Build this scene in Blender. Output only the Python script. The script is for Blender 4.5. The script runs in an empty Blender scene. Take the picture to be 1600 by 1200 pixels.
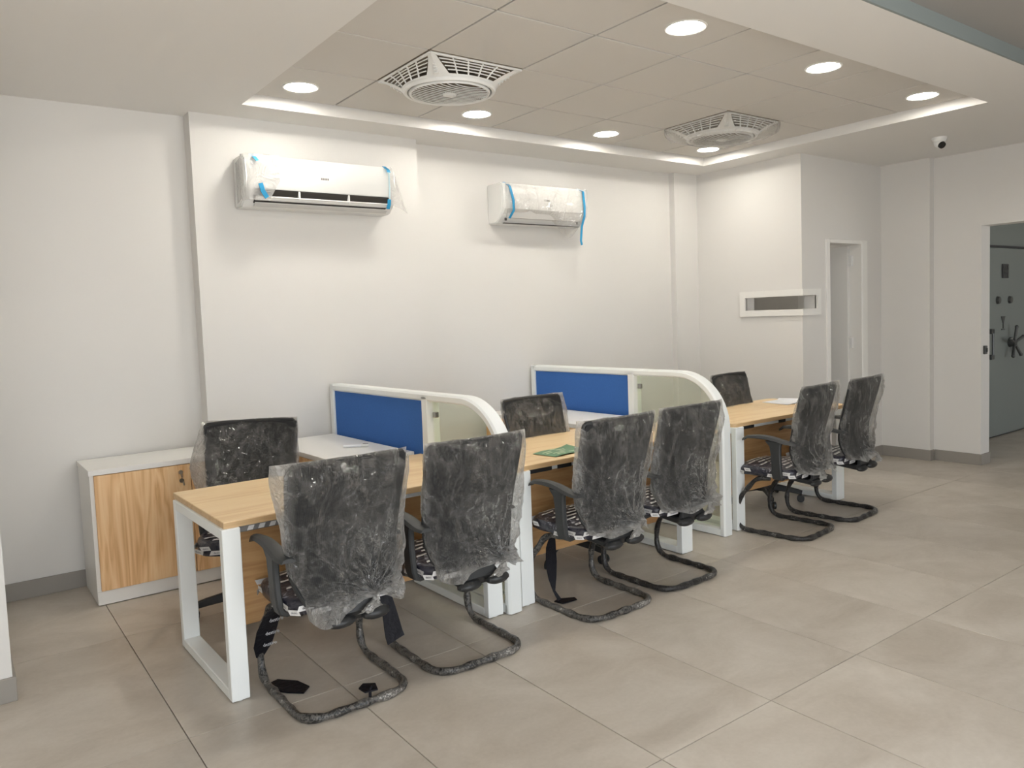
import bpy, bmesh, math, random
from mathutils import Vector, Matrix, noise
D = bpy.data; C = bpy.context.scene.collection; PI = math.pi
R = math.radians

# ------------------------------------------------------------------ camera, world, light, exposure
YAW, PITCH, ROLL = .6435, -.0671, -.0361
cam_d = D.cameras.new('camera'); cam = D.objects.new('camera', cam_d); C.objects.link(cam)
cam_d.sensor_width = 36; cam_d.lens = 1209.83 / 1600 * 36
cam_d.shift_x = -16.6 / 1600; cam_d.shift_y = -24.8 / 1600
cam_d.clip_start = .05; cam_d.clip_end = 200
f = Vector((math.sin(YAW)*math.cos(PITCH), math.cos(YAW)*math.cos(PITCH), math.sin(PITCH)))
r0 = Vector((math.cos(YAW), -math.sin(YAW), 0)); u0 = r0.cross(f)
r = r0*math.cos(ROLL) + u0*math.sin(ROLL); u = -r0*math.sin(ROLL) + u0*math.cos(ROLL)
M = Matrix.Identity(4)
for i in range(3):
    M[i][0] = r[i]; M[i][1] = u[i]; M[i][2] = -f[i]
M.translation = (-2.108, -3.5075, 1.489)
cam.matrix_world = M
S = bpy.context.scene; S.camera = cam
S.view_settings.view_transform = 'Standard'; S.view_settings.look = 'None'
S.view_settings.gamma = 1; S.view_settings.use_curve_mapping = False
S.view_settings.exposure = 0.0

W = D.worlds.new('daylight'); S.world = W; W.use_nodes = True
bg = W.node_tree.nodes['Background']
bg.inputs[0].default_value = (.90, .95, 1.0, 1); bg.inputs[1].default_value = 2.7

# daylight through the glazed shop front, behind the camera
SHOPFRONT = 45.0
LAMP = 97.0
ld = D.lights.new('shopfront_daylight', 'AREA'); ld.shape = 'RECTANGLE'; ld.size = 4.8; ld.size_y = 2.5
ld.energy = SHOPFRONT; ld.color = (.93, .97, 1.0)
lo = D.objects.new('shopfront_daylight', ld); C.objects.link(lo)
lo.location = (-1.0, -5.05, 1.4); lo.rotation_euler = (R(90), 0, 0)
# sun added behind the camera to bounce light off the floor onto the ceiling
sd = D.lights.new('bounce_sun', 'SUN'); sd.energy = 15.0; sd.angle = R(.6); sd.color = (1.0, .96, .90)
so = D.objects.new('bounce_sun', sd); C.objects.link(so); so.rotation_euler = (R(32), 0, R(12))

# ------------------------------------------------------------------ materials
def nt(name):
    m = D.materials.new(name); m.use_nodes = True
    return m, m.node_tree.nodes, m.node_tree.links, m.node_tree.nodes['Principled BSDF']
def plain(name, col, rough=.5, metal=0, spec=.5, bump=0, bscale=200, coat=0):
    m, N, L, p = nt(name)
    p.inputs['Base Color'].default_value = (*col, 1); p.inputs['Roughness'].default_value = rough
    p.inputs['Metallic'].default_value = metal; p.inputs['Specular IOR Level'].default_value = spec
    p.inputs['Coat Weight'].default_value = coat
    if bump:
        tc = N.new('ShaderNodeTexCoord'); n = N.new('ShaderNodeTexNoise'); n.inputs['Scale'].default_value = bscale
        b = N.new('ShaderNodeBump'); b.inputs['Strength'].default_value = bump; b.inputs['Distance'].default_value = .01
        L.new(tc.outputs['Object'], n.inputs['Vector']); L.new(n.outputs['Fac'], b.inputs['Height']); L.new(b.outputs['Normal'], p.inputs['Normal'])
    return m
def s2l(*c):
    return tuple((x/255/12.92 if x/255 <= .04045 else ((x/255+.055)/1.055)**2.4) for x in c)
def ramp(N, pts):
    n = N.new('ShaderNodeValToRGB'); e = n.color_ramp.elements
    while len(e) < len(pts): e.new(.5)
    for k, (p, c) in enumerate(pts): e[k].position = p; e[k].color = (*c, 1)
    return n
def emit(name, col, strength):
    m = D.materials.new(name); m.use_nodes = True; N = m.node_tree.nodes; N.clear()
    e = N.new('ShaderNodeEmission'); e.inputs[0].default_value = (*col, 1); e.inputs[1].default_value = strength
    o = N.new('ShaderNodeOutputMaterial'); m.node_tree.links.new(e.outputs[0], o.inputs[0])
    return m

def wood(name, ca, cb, cc, axis='X', scale=1.0, cathedral=False):
    m, N, L, p = nt(name)
    tc = N.new('ShaderNodeTexCoord'); mp = N.new('ShaderNodeMapping')
    sc = {'X': (.9, 9, 9), 'Y': (9, .9, 9), 'Z': (9, 9, .9)}[axis]
    mp.inputs['Scale'].default_value = tuple(v*scale for v in sc)
    n = N.new('ShaderNodeTexNoise'); n.inputs['Scale'].default_value = 1.4; n.inputs['Detail'].default_value = 3; n.inputs['Distortion'].default_value = .6
    L.new(tc.outputs['Object'], mp.inputs['Vector']); L.new(mp.outputs['Vector'], n.inputs['Vector'])
    # growth rings: fold a smooth noise into bands
    mul = N.new('ShaderNodeMath'); mul.operation = 'MULTIPLY'; mul.inputs[1].default_value = 11 if cathedral else 6
    L.new(n.outputs['Fac'], mul.inputs[0])
    pp = N.new('ShaderNodeMath'); pp.operation = 'PINGPONG'; pp.inputs[1].default_value = 1.0; L.new(mul.outputs[0], pp.inputs[0])
    mp2 = N.new('ShaderNodeMapping'); mp2.inputs['Scale'].default_value = tuple(v*scale*(14 if v > 2 else 2.2) for v in sc)
    n2 = N.new('ShaderNodeTexNoise'); n2.inputs['Scale'].default_value = 1.0; n2.inputs['Detail'].default_value = 4
    L.new(tc.outputs['Object'], mp2.inputs['Vector']); L.new(mp2.outputs['Vector'], n2.inputs['Vector'])
    mx = N.new('ShaderNodeMath'); mx.operation = 'MULTIPLY_ADD'; mx.inputs[1].default_value = .55; L.new(n2.outputs['Fac'], mx.inputs[0])
    sc2 = N.new('ShaderNodeMath'); sc2.operation = 'MULTIPLY'; sc2.inputs[1].default_value = .45; L.new(pp.outputs[0], sc2.inputs[0]); L.new(sc2.outputs[0], mx.inputs[2])
    cr = ramp(N, [(.2, ca), (.5, cb), (.85, cc)])
    L.new(mx.outputs[0], cr.inputs[0]); L.new(cr.outputs[0], p.inputs['Base Color'])
    p.inputs['Roughness'].default_value = .42
    b = N.new('ShaderNodeBump'); b.inputs['Strength'].default_value = .05; b.inputs['Distance'].default_value = .004
    L.new(n2.outputs['Fac'], b.inputs['Height']); L.new(b.outputs['Normal'], p.inputs['Normal'])
    return m

def stone(name):
    m, N, L, p = nt(name)
    tc = N.new('ShaderNodeTexCoord'); oi = N.new('ShaderNodeObjectInfo')
    ad = N.new('ShaderNodeVectorMath'); ad.operation = 'ADD'
    sc = N.new('ShaderNodeVectorMath'); sc.operation = 'SCALE'; sc.inputs['Scale'].default_value = .6
    cb = N.new('ShaderNodeCombineXYZ'); m7 = N.new('ShaderNodeMath'); m7.operation = 'MULTIPLY'; m7.inputs[1].default_value = 37
    L.new(oi.outputs['Random'], m7.inputs[0]); L.new(m7.outputs[0], cb.inputs[0]); L.new(m7.outputs[0], cb.inputs[2])
    L.new(tc.outputs['Object'], ad.inputs[0]); L.new(cb.outputs[0], ad.inputs[1])
    n1 = N.new('ShaderNodeTexNoise'); n1.inputs['Scale'].default_value = 2.3; n1.inputs['Detail'].default_value = 6; n1.inputs['Roughness'].default_value = .62; n1.inputs['Distortion'].default_value = .5
    mp = N.new('ShaderNodeMapping'); mp.inputs['Scale'].default_value = (1.0, 1.4, 1); mp.inputs['Rotation'].default_value = (0, 0, .5)
    L.new(ad.outputs[0], mp.inputs['Vector']); L.new(mp.outputs[0], n1.inputs['Vector'])
    n2 = N.new('ShaderNodeTexNoise'); n2.inputs['Scale'].default_value = 60; n2.inputs['Detail'].default_value = 2; L.new(ad.outputs[0], n2.inputs['Vector'])
    mx = N.new('ShaderNodeMath'); mx.operation = 'MULTIPLY_ADD'; mx.inputs[1].default_value = .14; L.new(n2.outputs['Fac'], mx.inputs[0])
    ml = N.new('ShaderNodeMath'); ml.operation = 'MULTIPLY_ADD'; ml.inputs[1].default_value = .86; ml.inputs[2].default_value = 0; L.new(n1.outputs['Fac'], ml.inputs[0]); L.new(ml.outputs[0], mx.inputs[2])
    cr = ramp(N, [(.30, s2l(178, 168, 155)), (.5, s2l(193, 184, 172)), (.70, s2l(206, 198, 187))])
    L.new(mx.outputs[0], cr.inputs[0])
    hv = N.new('ShaderNodeHueSaturation'); vr = N.new('ShaderNodeMapRange'); vr.inputs['To Min'].default_value = .965; vr.inputs['To Max'].default_value = 1.035
    L.new(oi.outputs['Random'], vr.inputs['Value']); L.new(vr.outputs[0], hv.inputs['Value']); L.new(cr.outputs[0], hv.inputs['Color'])
    L.new(hv.outputs[0], p.inputs['Base Color'])
    p.inputs['Roughness'].default_value = .38; p.inputs['Specular IOR Level'].default_value = .4
    b = N.new('ShaderNodeBump'); b.inputs['Strength'].default_value = .04; b.inputs['Distance'].default_value = .004
    L.new(n2.outputs['Fac'], b.inputs['Height']); L.new(b.outputs['Normal'], p.inputs['Normal'])
    return m

def film(name, op=.004, fold=.5, gloss=.006, bscale=28, bstr=1.0, radial=True, crease=.33, milky=(.93, .92, .90)):
    """thin clear wrapping: transparent, milky where it is folded (vertex attribute 'fold'), crinkled and glossy;
    'knot' holds polar coordinates about the point where the bag is gathered"""
    m = D.materials.new(name); m.use_nodes = True; N = m.node_tree.nodes; L = m.node_tree.links; N.clear()
    def math_(o, a=None, b=None, c=None, clamp=False):
        n_ = N.new('ShaderNodeMath'); n_.operation = o; n_.use_clamp = clamp
        for k, v_ in enumerate((a, b, c)):
            if v_ is None: continue
            if isinstance(v_, (int, float)): n_.inputs[k].default_value = v_
            else: L.new(v_, n_.inputs[k])
        return n_.outputs[0]
    def ridge(vec, scale, detail, dist, power):
        n_ = N.new('ShaderNodeTexNoise'); n_.inputs['Scale'].default_value = scale; n_.inputs['Detail'].default_value = detail; n_.inputs['Distortion'].default_value = dist
        L.new(vec, n_.inputs['Vector'])
        t_ = math_('ABSOLUTE', math_('MULTIPLY_ADD', n_.outputs['Fac'], 2.0, -1.0))
        return math_('POWER', math_('SUBTRACT', 1.0, math_('MINIMUM', math_('MULTIPLY', t_, 1.5), 1.0)), power), n_.outputs['Fac']
    out = N.new('ShaderNodeOutputMaterial'); tc = N.new('ShaderNodeTexCoord')
    af = N.new('ShaderNodeAttribute'); af.attribute_name = 'fold'
    mp = N.new('ShaderNodeMapping'); mp.inputs['Scale'].default_value = (1, 1, .42); mp.inputs['Rotation'].default_value = (0, .35, 0); L.new(tc.outputs['Object'], mp.inputs['Vector'])
    r1, f1 = ridge(mp.outputs[0], bscale*.36, 3, .9, 6)
    r2, f2_ = ridge(tc.outputs['Object'], bscale, 3, 1.8, 4)
    big = N.new('ShaderNodeTexNoise'); big.inputs['Scale'].default_value = 5; big.inputs['Detail'].default_value = 1; L.new(tc.outputs['Object'], big.inputs['Vector'])
    bigm = N.new('ShaderNodeMapRange'); bigm.inputs['From Min'].default_value = .42; bigm.inputs['From Max'].default_value = .68; L.new(big.outputs['Fac'], bigm.inputs['Value'])
    hgt = math_('MULTIPLY_ADD', r2, .8, math_('MULTIPLY_ADD', r1, 1.0, f2_)); cre = math_('MULTIPLY', r1, .55)
    patch = math_('MULTIPLY', math_('MULTIPLY', r2, bigm.outputs[0]), .8)
    cre = math_('ADD', cre, patch)
    if radial:
        ak = N.new('ShaderNodeAttribute'); ak.attribute_name = 'knot'
        sx = N.new('ShaderNodeSeparateXYZ'); L.new(ak.outputs['Vector'], sx.inputs[0])
        r3, f3 = ridge(ak.outputs['Vector'], 2.2, 2, .15, 6)
        fade = math_('POWER', 2.718, math_('MULTIPLY', sx.outputs[1], -1.05))
        rad = math_('MULTIPLY', r3, fade); cre = math_('MULTIPLY_ADD', rad, 1.9, cre); hgt = math_('MULTIPLY_ADD', rad, 1.2, hgt)
    b = N.new('ShaderNodeBump'); b.inputs['Strength'].default_value = bstr; b.inputs['Distance'].default_value = .022; L.new(hgt, b.inputs['Height'])
    lw = N.new('ShaderNodeLayerWeight'); lw.inputs['Blend'].default_value = .4
    lw2 = N.new('ShaderNodeLayerWeight'); lw2.inputs['Blend'].default_value = .35; L.new(b.outputs['Normal'], lw2.inputs['Normal'])
    tr = N.new('ShaderNodeBsdfTransparent'); tr.inputs[0].default_value = (.97, .965, .955, 1)
    df = N.new('ShaderNodeBsdfDiffuse'); df.inputs[0].default_value = (*milky, 1); L.new(b.outputs['Normal'], df.inputs['Normal'])
    tl = N.new('ShaderNodeBsdfTranslucent'); tl.inputs[0].default_value = (*milky, 1)
    dm = N.new('ShaderNodeMixShader'); dm.inputs[0].default_value = .45; L.new(df.outputs[0], dm.inputs[1]); L.new(tl.outputs[0], dm.inputs[2])
    fac = math_('MULTIPLY_ADD', math_('POWER', lw.outputs['Facing'], 3.0), .32, op)
    fac = math_('MULTIPLY_ADD', af.outputs['Fac'], fold, fac)
    fac = math_('MULTIPLY_ADD', cre, crease, fac, clamp=True)  # crease streaks: whitened folds, plus glints put into the milky colour
    m1 = N.new('ShaderNodeMixShader'); L.new(fac, m1.inputs[0]); L.new(tr.outputs[0], m1.inputs[1]); L.new(dm.outputs[0], m1.inputs[2])
    gl = N.new('ShaderNodeBsdfGlossy'); gl.inputs['Roughness'].default_value = .10; L.new(b.outputs['Normal'], gl.inputs['Normal'])
    g2 = math_('MULTIPLY_ADD', math_('POWER', lw2.outputs['Facing'], 2.5), .38, math_('MULTIPLY_ADD', cre, .22, gloss), clamp=True)
    m2 = N.new('ShaderNodeMixShader'); L.new(g2, m2.inputs[0]); L.new(m1.outputs[0], m2.inputs[1]); L.new(gl.outputs[0], m2.inputs[2])
    L.new(m2.outputs[0], out.inputs[0])
    return m

def wrapped(name, base, mid, light, scale=70):
    """crinkled wrapping film round a tube: dark with paler patches"""
    m, N, L, p = nt(name)
    tc = N.new('ShaderNodeTexCoord')
    n = N.new('ShaderNodeTexNoise'); n.inputs['Scale'].default_value = scale; n.inputs['Detail'].default_value = 4; n.inputs['Distortion'].default_value = 1.2
    n3 = N.new('ShaderNodeTexNoise'); n3.inputs['Scale'].default_value = scale*.12; n3.inputs['Detail'].default_value = 1
    L.new(tc.outputs['Object'], n.inputs['Vector']); L.new(tc.outputs['Object'], n3.inputs['Vector'])
    mu = N.new('ShaderNodeMath'); mu.operation = 'MULTIPLY_ADD'; mu.inputs[1].default_value = .35; L.new(n3.outputs['Fac'], mu.inputs[0]); 
    m8 = N.new('ShaderNodeMath'); m8.operation = 'MULTIPLY'; m8.inputs[1].default_value = .65; L.new(n.outputs['Fac'], m8.inputs[0]); L.new(m8.outputs[0], mu.inputs[2])
    cr = ramp(N, [(.42, base), (.52, mid), (.59, mid), (.64, light)])  # palest stop: white marks, and film glints put into the colour
    L.new(mu.outputs[0], cr.inputs[0]); L.new(cr.outputs[0], p.inputs['Base Color'])
    p.inputs['Roughness'].default_value = .28
    b = N.new('ShaderNodeBump'); b.inputs['Strength'].default_value = .7; b.inputs['Distance'].default_value = .006
    L.new(n.outputs['Fac'], b.inputs['Height']); L.new(b.outputs['Normal'], p.inputs['Normal'])
    return m

def mesh_fabric(name):
    m, N, L, p = nt(name)
    tc = N.new('ShaderNodeTexCoord'); w = N.new('ShaderNodeTexWave'); w.bands_direction = 'X'; w.inputs['Scale'].default_value = 90; w.inputs['Distortion'].default_value = .4
    L.new(tc.outputs['Object'], w.inputs['Vector'])
    cr = ramp(N, [(0, (.008, .009, .010)), (1, (.022, .023, .025))]); L.new(w.outputs['Fac'], cr.inputs[0]); L.new(cr.outputs[0], p.inputs['Base Color'])
    p.inputs['Roughness'].default_value = .75
    b = N.new('ShaderNodeBump'); b.inputs['Strength'].default_value = .4; b.inputs['Distance'].default_value = .003; L.new(w.outputs['Fac'], b.inputs['Height']); L.new(b.outputs['Normal'], p.inputs['Normal'])
    return m

def weave(name, col):
    m, N, L, p = nt(name)
    tc = N.new('ShaderNodeTexCoord'); n = N.new('ShaderNodeTexNoise'); n.inputs['Scale'].default_value = 450; L.new(tc.outputs['Object'], n.inputs['Vector'])
    a = tuple(c*.86 for c in col); b_ = tuple(min(1, c*1.12) for c in col)
    cr = ramp(N, [(.3, a), (.7, b_)]); L.new(n.outputs['Fac'], cr.inputs[0]); L.new(cr.outputs[0], p.inputs['Base Color'])
    p.inputs['Roughness'].default_value = .85; p.inputs['Specular IOR Level'].default_value = .25
    b = N.new('ShaderNodeBump'); b.inputs['Strength'].default_value = .25; b.inputs['Distance'].default_value = .002; L.new(n.outputs['Fac'], b.inputs['Height']); L.new(b.outputs['Normal'], p.inputs['Normal'])
    return m

def glass(name, tint, milk=.25):
    m = D.materials.new(name); m.use_nodes = True; N = m.node_tree.nodes; L = m.node_tree.links; N.clear()
    out = N.new('ShaderNodeOutputMaterial'); tr = N.new('ShaderNodeBsdfTransparent'); tr.inputs[0].default_value = (*tint, 1)
    df = N.new('ShaderNodeBsdfDiffuse'); df.inputs[0].default_value = (.74, .78, .68, 1)
    tl = N.new('ShaderNodeBsdfTranslucent'); tl.inputs[0].default_value = (.74, .78, .68, 1)
    dm = N.new('ShaderNodeMixShader'); dm.inputs[0].default_value = .5; L.new(df.outputs[0], dm.inputs[1]); L.new(tl.outputs[0], dm.inputs[2])
    m1 = N.new('ShaderNodeMixShader'); m1.inputs[0].default_value = milk; L.new(tr.outputs[0], m1.inputs[1]); L.new(dm.outputs[0], m1.inputs[2])
    gl = N.new('ShaderNodeBsdfGlossy'); gl.inputs['Roughness'].default_value = .05
    lw = N.new('ShaderNodeLayerWeight'); lw.inputs['Blend'].default_value = .5
    pw = N.new('ShaderNodeMath'); pw.operation = 'POWER'; pw.inputs[1].default_value = 5; L.new(lw.outputs['Facing'], pw.inputs[0])
    fr = N.new('ShaderNodeMath'); fr.operation = 'MULTIPLY_ADD'; fr.inputs[1].default_value = .6; fr.inputs[2].default_value = .015; L.new(pw.outputs[0], fr.inputs[0])
    m2 = N.new('ShaderNodeMixShader'); L.new(fr.outputs[0], m2.inputs[0]); L.new(m1.outputs[0], m2.inputs[1]); L.new(gl.outputs[0], m2.inputs[2])
    L.new(m2.outputs[0], out.inputs[0])
    return m

MT = dict(
    wall=plain('wall_paint', (.74, .722, .692), .65, bump=.03, bscale=90),
    soffit=plain('ceiling_paint', (.80, .785, .76), .7),
    dark_ceiling=plain('front_ceiling_grey', (.34, .333, .32), .8), bulkhead=plain('bulkhead_grey', (.25, .285, .28), .7),  # even greys, darker than the soffit
    ctile=plain('mineral_tile', (.66, .635, .60), .9, bump=.12, bscale=260),
    cgrid=plain('grid_shadow_gap', (.10, .095, .09), .8),
    tbar=plain('grid_bar', (.55, .53, .51), .6),
    stone=stone('floor_tile_stone'), grout=plain('grout', s2l(104, 97, 89), .9),
    skirt=plain('skirting_tile', s2l(150, 145, 138), .45, bump=.03),
    white=plain('white_powder_coat', (.86, .885, .875), .38),
    whitelam=plain('white_laminate', (.84, .825, .79), .4),
    plastic=plain('white_plastic', (.80, .80, .78), .3),
    acdark=plain('dark_vent_interior', (.05, .045, .04), .6),
    acgrey=plain('grey_louver', (.60, .59, .57), .4),
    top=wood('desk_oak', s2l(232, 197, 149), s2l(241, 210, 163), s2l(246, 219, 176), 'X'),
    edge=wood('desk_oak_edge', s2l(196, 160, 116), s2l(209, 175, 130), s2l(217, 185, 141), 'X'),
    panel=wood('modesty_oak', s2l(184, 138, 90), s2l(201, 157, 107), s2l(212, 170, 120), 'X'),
    door=wood('cabinet_oak', s2l(214, 164, 112), s2l(236, 193, 142), s2l(246, 211, 164), 'Z', .8, True),
    blue=weave('blue_fabric', s2l(60, 106, 176)),
    glass=glass('partition_glass', (.975, 1.0, .94), .03),
    black=plain('black_plastic', (.022, .023, .024), .42),
    arm=plain('arm_plastic', (.035, .037, .038), .5),
    fabric=mesh_fabric('black_mesh'),
    seat=wrapped('printed_seat_film', (.010, .012, .026), (.045, .043, .055), (.36, .37, .42), 30),
    tape=wrapped('tube_wrap', (.014, .014, .014), (.13, .122, .112), (.42, .40, .37), 75),
    tape2=wrapped('dark_tube_wrap', (.010, .010, .011), (.045, .042, .04), (.28, .27, .25), 75),
    ribbon=plain('wrap_ribbon', (.008, .008, .012), .5, spec=.25, bump=.4, bscale=40),
    label=plain('label_print', (.72, .71, .70), .4), labeltext=plain('label_text', (.03, .03, .05), .5), tapetext=plain('tape_text', (.55, .55, .58), .5),
    film=film('clear_film'),
    filmfan=film('fan_film', .13, .3, .05, 14, .5, False, .06), filmac=film('unit_film', .16, .3, .05, 9, .5, False, .05),
    bluetape=plain('blue_tape', s2l(40, 150, 200), .5),
    metal=plain('brushed_metal', (.55, .50, .42), .35, 1), key=plain('key_metal', (.30, .26, .20), .4, 1),
    chrome=plain('clip_metal', (.35, .35, .34), .3, 1),
    vault=plain('vault_paint', s2l(124, 130, 127), .5), vaultgrey=plain('vault_fitting', (.10, .105, .105), .4, .6), vdark=plain('keypad', (.04, .04, .045), .5),
    lens=plain('lens_glass', (.008, .008, .008), .08), paper=plain('paper', (.86, .87, .90), .7), ink=plain('ink', (.08, .08, .09), .6),
    green=plain('green_card', s2l(106, 148, 112), .45), cream=plain('card_print', s2l(200, 214, 180), .5),
    logo=plain('logo_grey', (.22, .21, .20), .5), tilefan=plain('fan_recess_shade', s2l(150, 138, 122), .8),
    lamp=emit('lamp_diffuser', (1.0, .95, .86), LAMP), beige=plain('grille_shade', (.22, .185, .14), .7), filmwing=film('wing_film', .42, .3, .05, 9, .5, False, .08), darkgap=plain('dark_gap', (.02, .02, .02), .9),
    greywrap=plain('grey_wrap', (.20, .195, .19), .5, bump=.5, bscale=60),
)

# ------------------------------------------------------------------ mesh helper
class B:
    def __init__(s): s.bm = bmesh.new(); s.mi = 0
    def _mk(s, vs): return [s.bm.verts.new(v) for v in vs]
    def face(s, vs):
        try:
            f_ = s.bm.faces.new(vs); f_.material_index = s.mi; return f_
        except ValueError: return None
    def box(s, x0, x1, y0, y1, z0, z1, bev=0):
        t = bmesh.new(); bmesh.ops.create_cube(t, size=1)
        for v in t.verts:
            v.co = Vector(((x0+x1)/2 + v.co.x*(x1-x0), (y0+y1)/2 + v.co.y*(y1-y0), (z0+z1)/2 + v.co.z*(z1-z0)))
        if bev: bmesh.ops.bevel(t, geom=list(t.edges), offset=bev, segments=1, affect='EDGES', profile=.5)
        s.merge(t); return s
    def merge(s, t, mat=None):
        mp = {}
        for v in t.verts: mp[v] = s.bm.verts.new(mat @ v.co if mat else v.co)
        for f_ in t.faces: s.face([mp[v] for v in f_.verts])
        t.free()
    def prism(s, pts, z0, z1, axis='Z'):
        """extrude a 2D outline; axis Z: (x,y), X: (y,z), Y: (x,z)"""
        def p3(a, b, h): return {'Z': (a, b, h), 'X': (h, a, b), 'Y': (a, h, b)}[axis]
        lo_ = s._mk([p3(a, b, z0) for a, b in pts]); hi = s._mk([p3(a, b, z1) for a, b in pts]); n = len(pts)
        fs = [s.face(lo_[::-1]), s.face(hi)]
        for i in range(n): fs.append(s.face([lo_[i], lo_[(i+1) % n], hi[(i+1) % n], hi[i]]))
        bmesh.ops.recalc_face_normals(s.bm, faces=[f_ for f_ in fs if f_]); return s
    def rings(s, rings, cap=True, closed=False):
        vs = [s._mk(r_) for r_ in rings]; n = len(vs[0]); m = len(vs); fs = []
        for i in range(m if closed else m-1):
            a = vs[i]; b = vs[(i+1) % m]
            for j in range(n): fs.append(s.face([a[j], a[(j+1) % n], b[(j+1) % n], b[j]]))
        if cap and not closed: fs.append(s.face(vs[0][::-1])); fs.append(s.face(vs[-1]))
        bmesh.ops.recalc_face_normals(s.bm, faces=[f_ for f_ in fs if f_]); return s
    def tube(s, path, rad, n=8, closed=False, rn=None, w=None):
        """round (or rectangular if w) section swept along a path with parallel transport"""
        P = [Vector(p) for p in path]; m = len(P); rs = []; nrm = None
        for i in range(m):
            if closed: t = (P[(i+1) % m]-P[i-1]).normalized()
            else: t = (P[min(i+1, m-1)]-P[max(i-1, 0)]).normalized()
            if nrm is None:
                nrm = t.orthogonal().normalized() if w is None else (Vector((1, 0, 0)) - t*t.x).normalized()
            nrm = (nrm - t*nrm.dot(t)).normalized(); bi = t.cross(nrm)
            ra = rad[i] if isinstance(rad, (list, tuple)) else rad
            if rn: ra *= rn(i)
            if w is None: rs.append([P[i] + (nrm*math.cos(2*PI*k/n) + bi*math.sin(2*PI*k/n))*ra for k in range(n)])
            else:
                ww = w[i] if isinstance(w, (list, tuple)) else w
                c = min(ra, ww)*.45
                sec = [(ww, ra-c), (ww-c, ra), (-ww+c, ra), (-ww, ra-c), (-ww, -ra+c), (-ww+c, -ra), (ww-c, -ra), (ww, -ra+c)]
                rs.append([P[i] + nrm*a + bi*b for a, b in sec])
        return s.rings(rs, closed=closed)
    def cyl(s, p0, p1, r0_, r1_=None, n=16): return s.tube([p0, p1], [r0_, r0_ if r1_ is None else r1_], n)
    def lathe(s, prof, n=24, c=(0, 0, 0), cap=True):
        rs = [[(c[0]+ra*math.cos(2*PI*k/n), c[1]+ra*math.sin(2*PI*k/n), c[2]+z) for k in range(n)] for ra, z in prof]
        return s.rings(rs, cap=cap)
    def grid(s, fn, nu, nv, wrap=False, skip=None):
        vs = [[s.bm.verts.new(fn(i, j)) for i in range(nu)] for j in range(nv)]
        for j in range(nv-1):
            for i in range(nu if wrap else nu-1):
                if skip and skip(i, j): continue
                s.face([vs[j][i], vs[j][(i+1) % nu], vs[j+1][(i+1) % nu], vs[j+1][i]])
        return vs
    def sphere(s, c, ra, n=14, sc=(1, 1, 1)):
        t = bmesh.new(); bmesh.ops.create_uvsphere(t, u_segments=n, v_segments=n//2+1, radius=ra)
        s.merge(t, Matrix.Translation(c) @ Matrix.Diagonal((*sc, 1))); return s
    def mesh(s, name, mats, sharp=35):
        me = D.meshes.new(name); s.bm.to_mesh(me); s.bm.free()
        for m_ in (mats if isinstance(mats, (list, tuple)) else [mats]): me.materials.append(m_)
        me.polygons.foreach_set('use_smooth', [True]*len(me.polygons)); me.set_sharp_from_angle(angle=R(sharp)); me.update()
        return me

def put(name, me, parent=None, loc=None, rot=None):
    o = D.objects.new(name, me); C.objects.link(o)
    if parent: o.parent = parent
    if loc: o.location = loc
    if rot: o.rotation_euler = rot
    return o
def obj(name, b, mat, parent=None, loc=None, rot=None, sharp=35): return put(name, b.mesh(name, mat, sharp), parent, loc, rot)
def thing(name, label, cat, loc=(0, 0, 0), rz=0, group=None):
    o = D.objects.new(name, None); C.objects.link(o); o.empty_display_size = .1
    o.location = loc; o.rotation_euler = (0, 0, rz); o['label'] = label; o['category'] = cat
    if group: o['group'] = group
    return o
def tag(o, label, cat, group=None):
    o['label'] = label; o['category'] = cat
    if group: o['group'] = group
    return o
def struct(name, b, mat, parent=None):
    o = obj(name, b, mat, parent)
    if not parent: o['kind'] = 'structure'
    return o
def text_bm(txt, size, depth=0):
    cu = D.curves.new('t', 'FONT'); cu.body = txt; cu.size = size; cu.align_x = 'CENTER'; cu.align_y = 'CENTER'; cu.resolution_u = 2
    o = D.objects.new('t', cu); C.objects.link(o); bpy.context.view_layer.update()
    me = D.meshes.new_from_object(o.evaluated_get(bpy.context.evaluated_depsgraph_get()))
    D.objects.remove(o); t = bmesh.new(); t.from_mesh(me); D.meshes.remove(me); D.curves.remove(cu)
    return t
rnd = random.Random(7)

# ------------------------------------------------------------------ room shell
ZS, ZT, ZF = 2.797, 2.866, 2.872            # soffit, recessed tiles, front ceiling
YB, YP, XL, XR = 1.63, 1.50, -1.965, 5.22
XB, YBO = 3.90, .42                          # corner booth
b = B(); b.box(-4, 9.5, -5.2, 3.2, -.12, -.012)
floor = struct('floor', b, MT['grout'])
tile = B().box(.0015, .5985, .0015, 1.1985, -.012, 0, .0012).mesh('floor_tile', MT['stone'])
FX, FY = -.8836, -1.769
for i in range(-5, 18):
    for j in range(-3, 4):
        x, y = FX + .6*i, FY + 1.2*j
        if (x > 5.3 and y > 1.0) or y < -5.1: continue
        put('floor_tile', tile, floor, (x, y, 0))

# back wall with pilaster and corner column (plan outline)
b = B(); b.prism([(XL-.25, YB), (-.81, YB), (-.81, YP), (.755, YP), (.755, YB), (3.575, YB), (3.575, 1.565), (XB+.02, 1.565), (XB+.02, 1.8), (XL-.25, 1.8)], 0, 2.95)
struct('wall_back', b, MT['wall'])
b = B(); b.prism([(-3.6, .22), (XL, .22), (XL, 1.8), (-2.3, 1.8), (-2.3, .5), (-3.6, .5)], 0, 2.95)
struct('wall_left', b, MT['wall'])
b = B(); b.box(-3.75, -3.6, -5.2, .5, 0, 2.95); struct('wall_left_front', b, MT['wall'])
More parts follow.
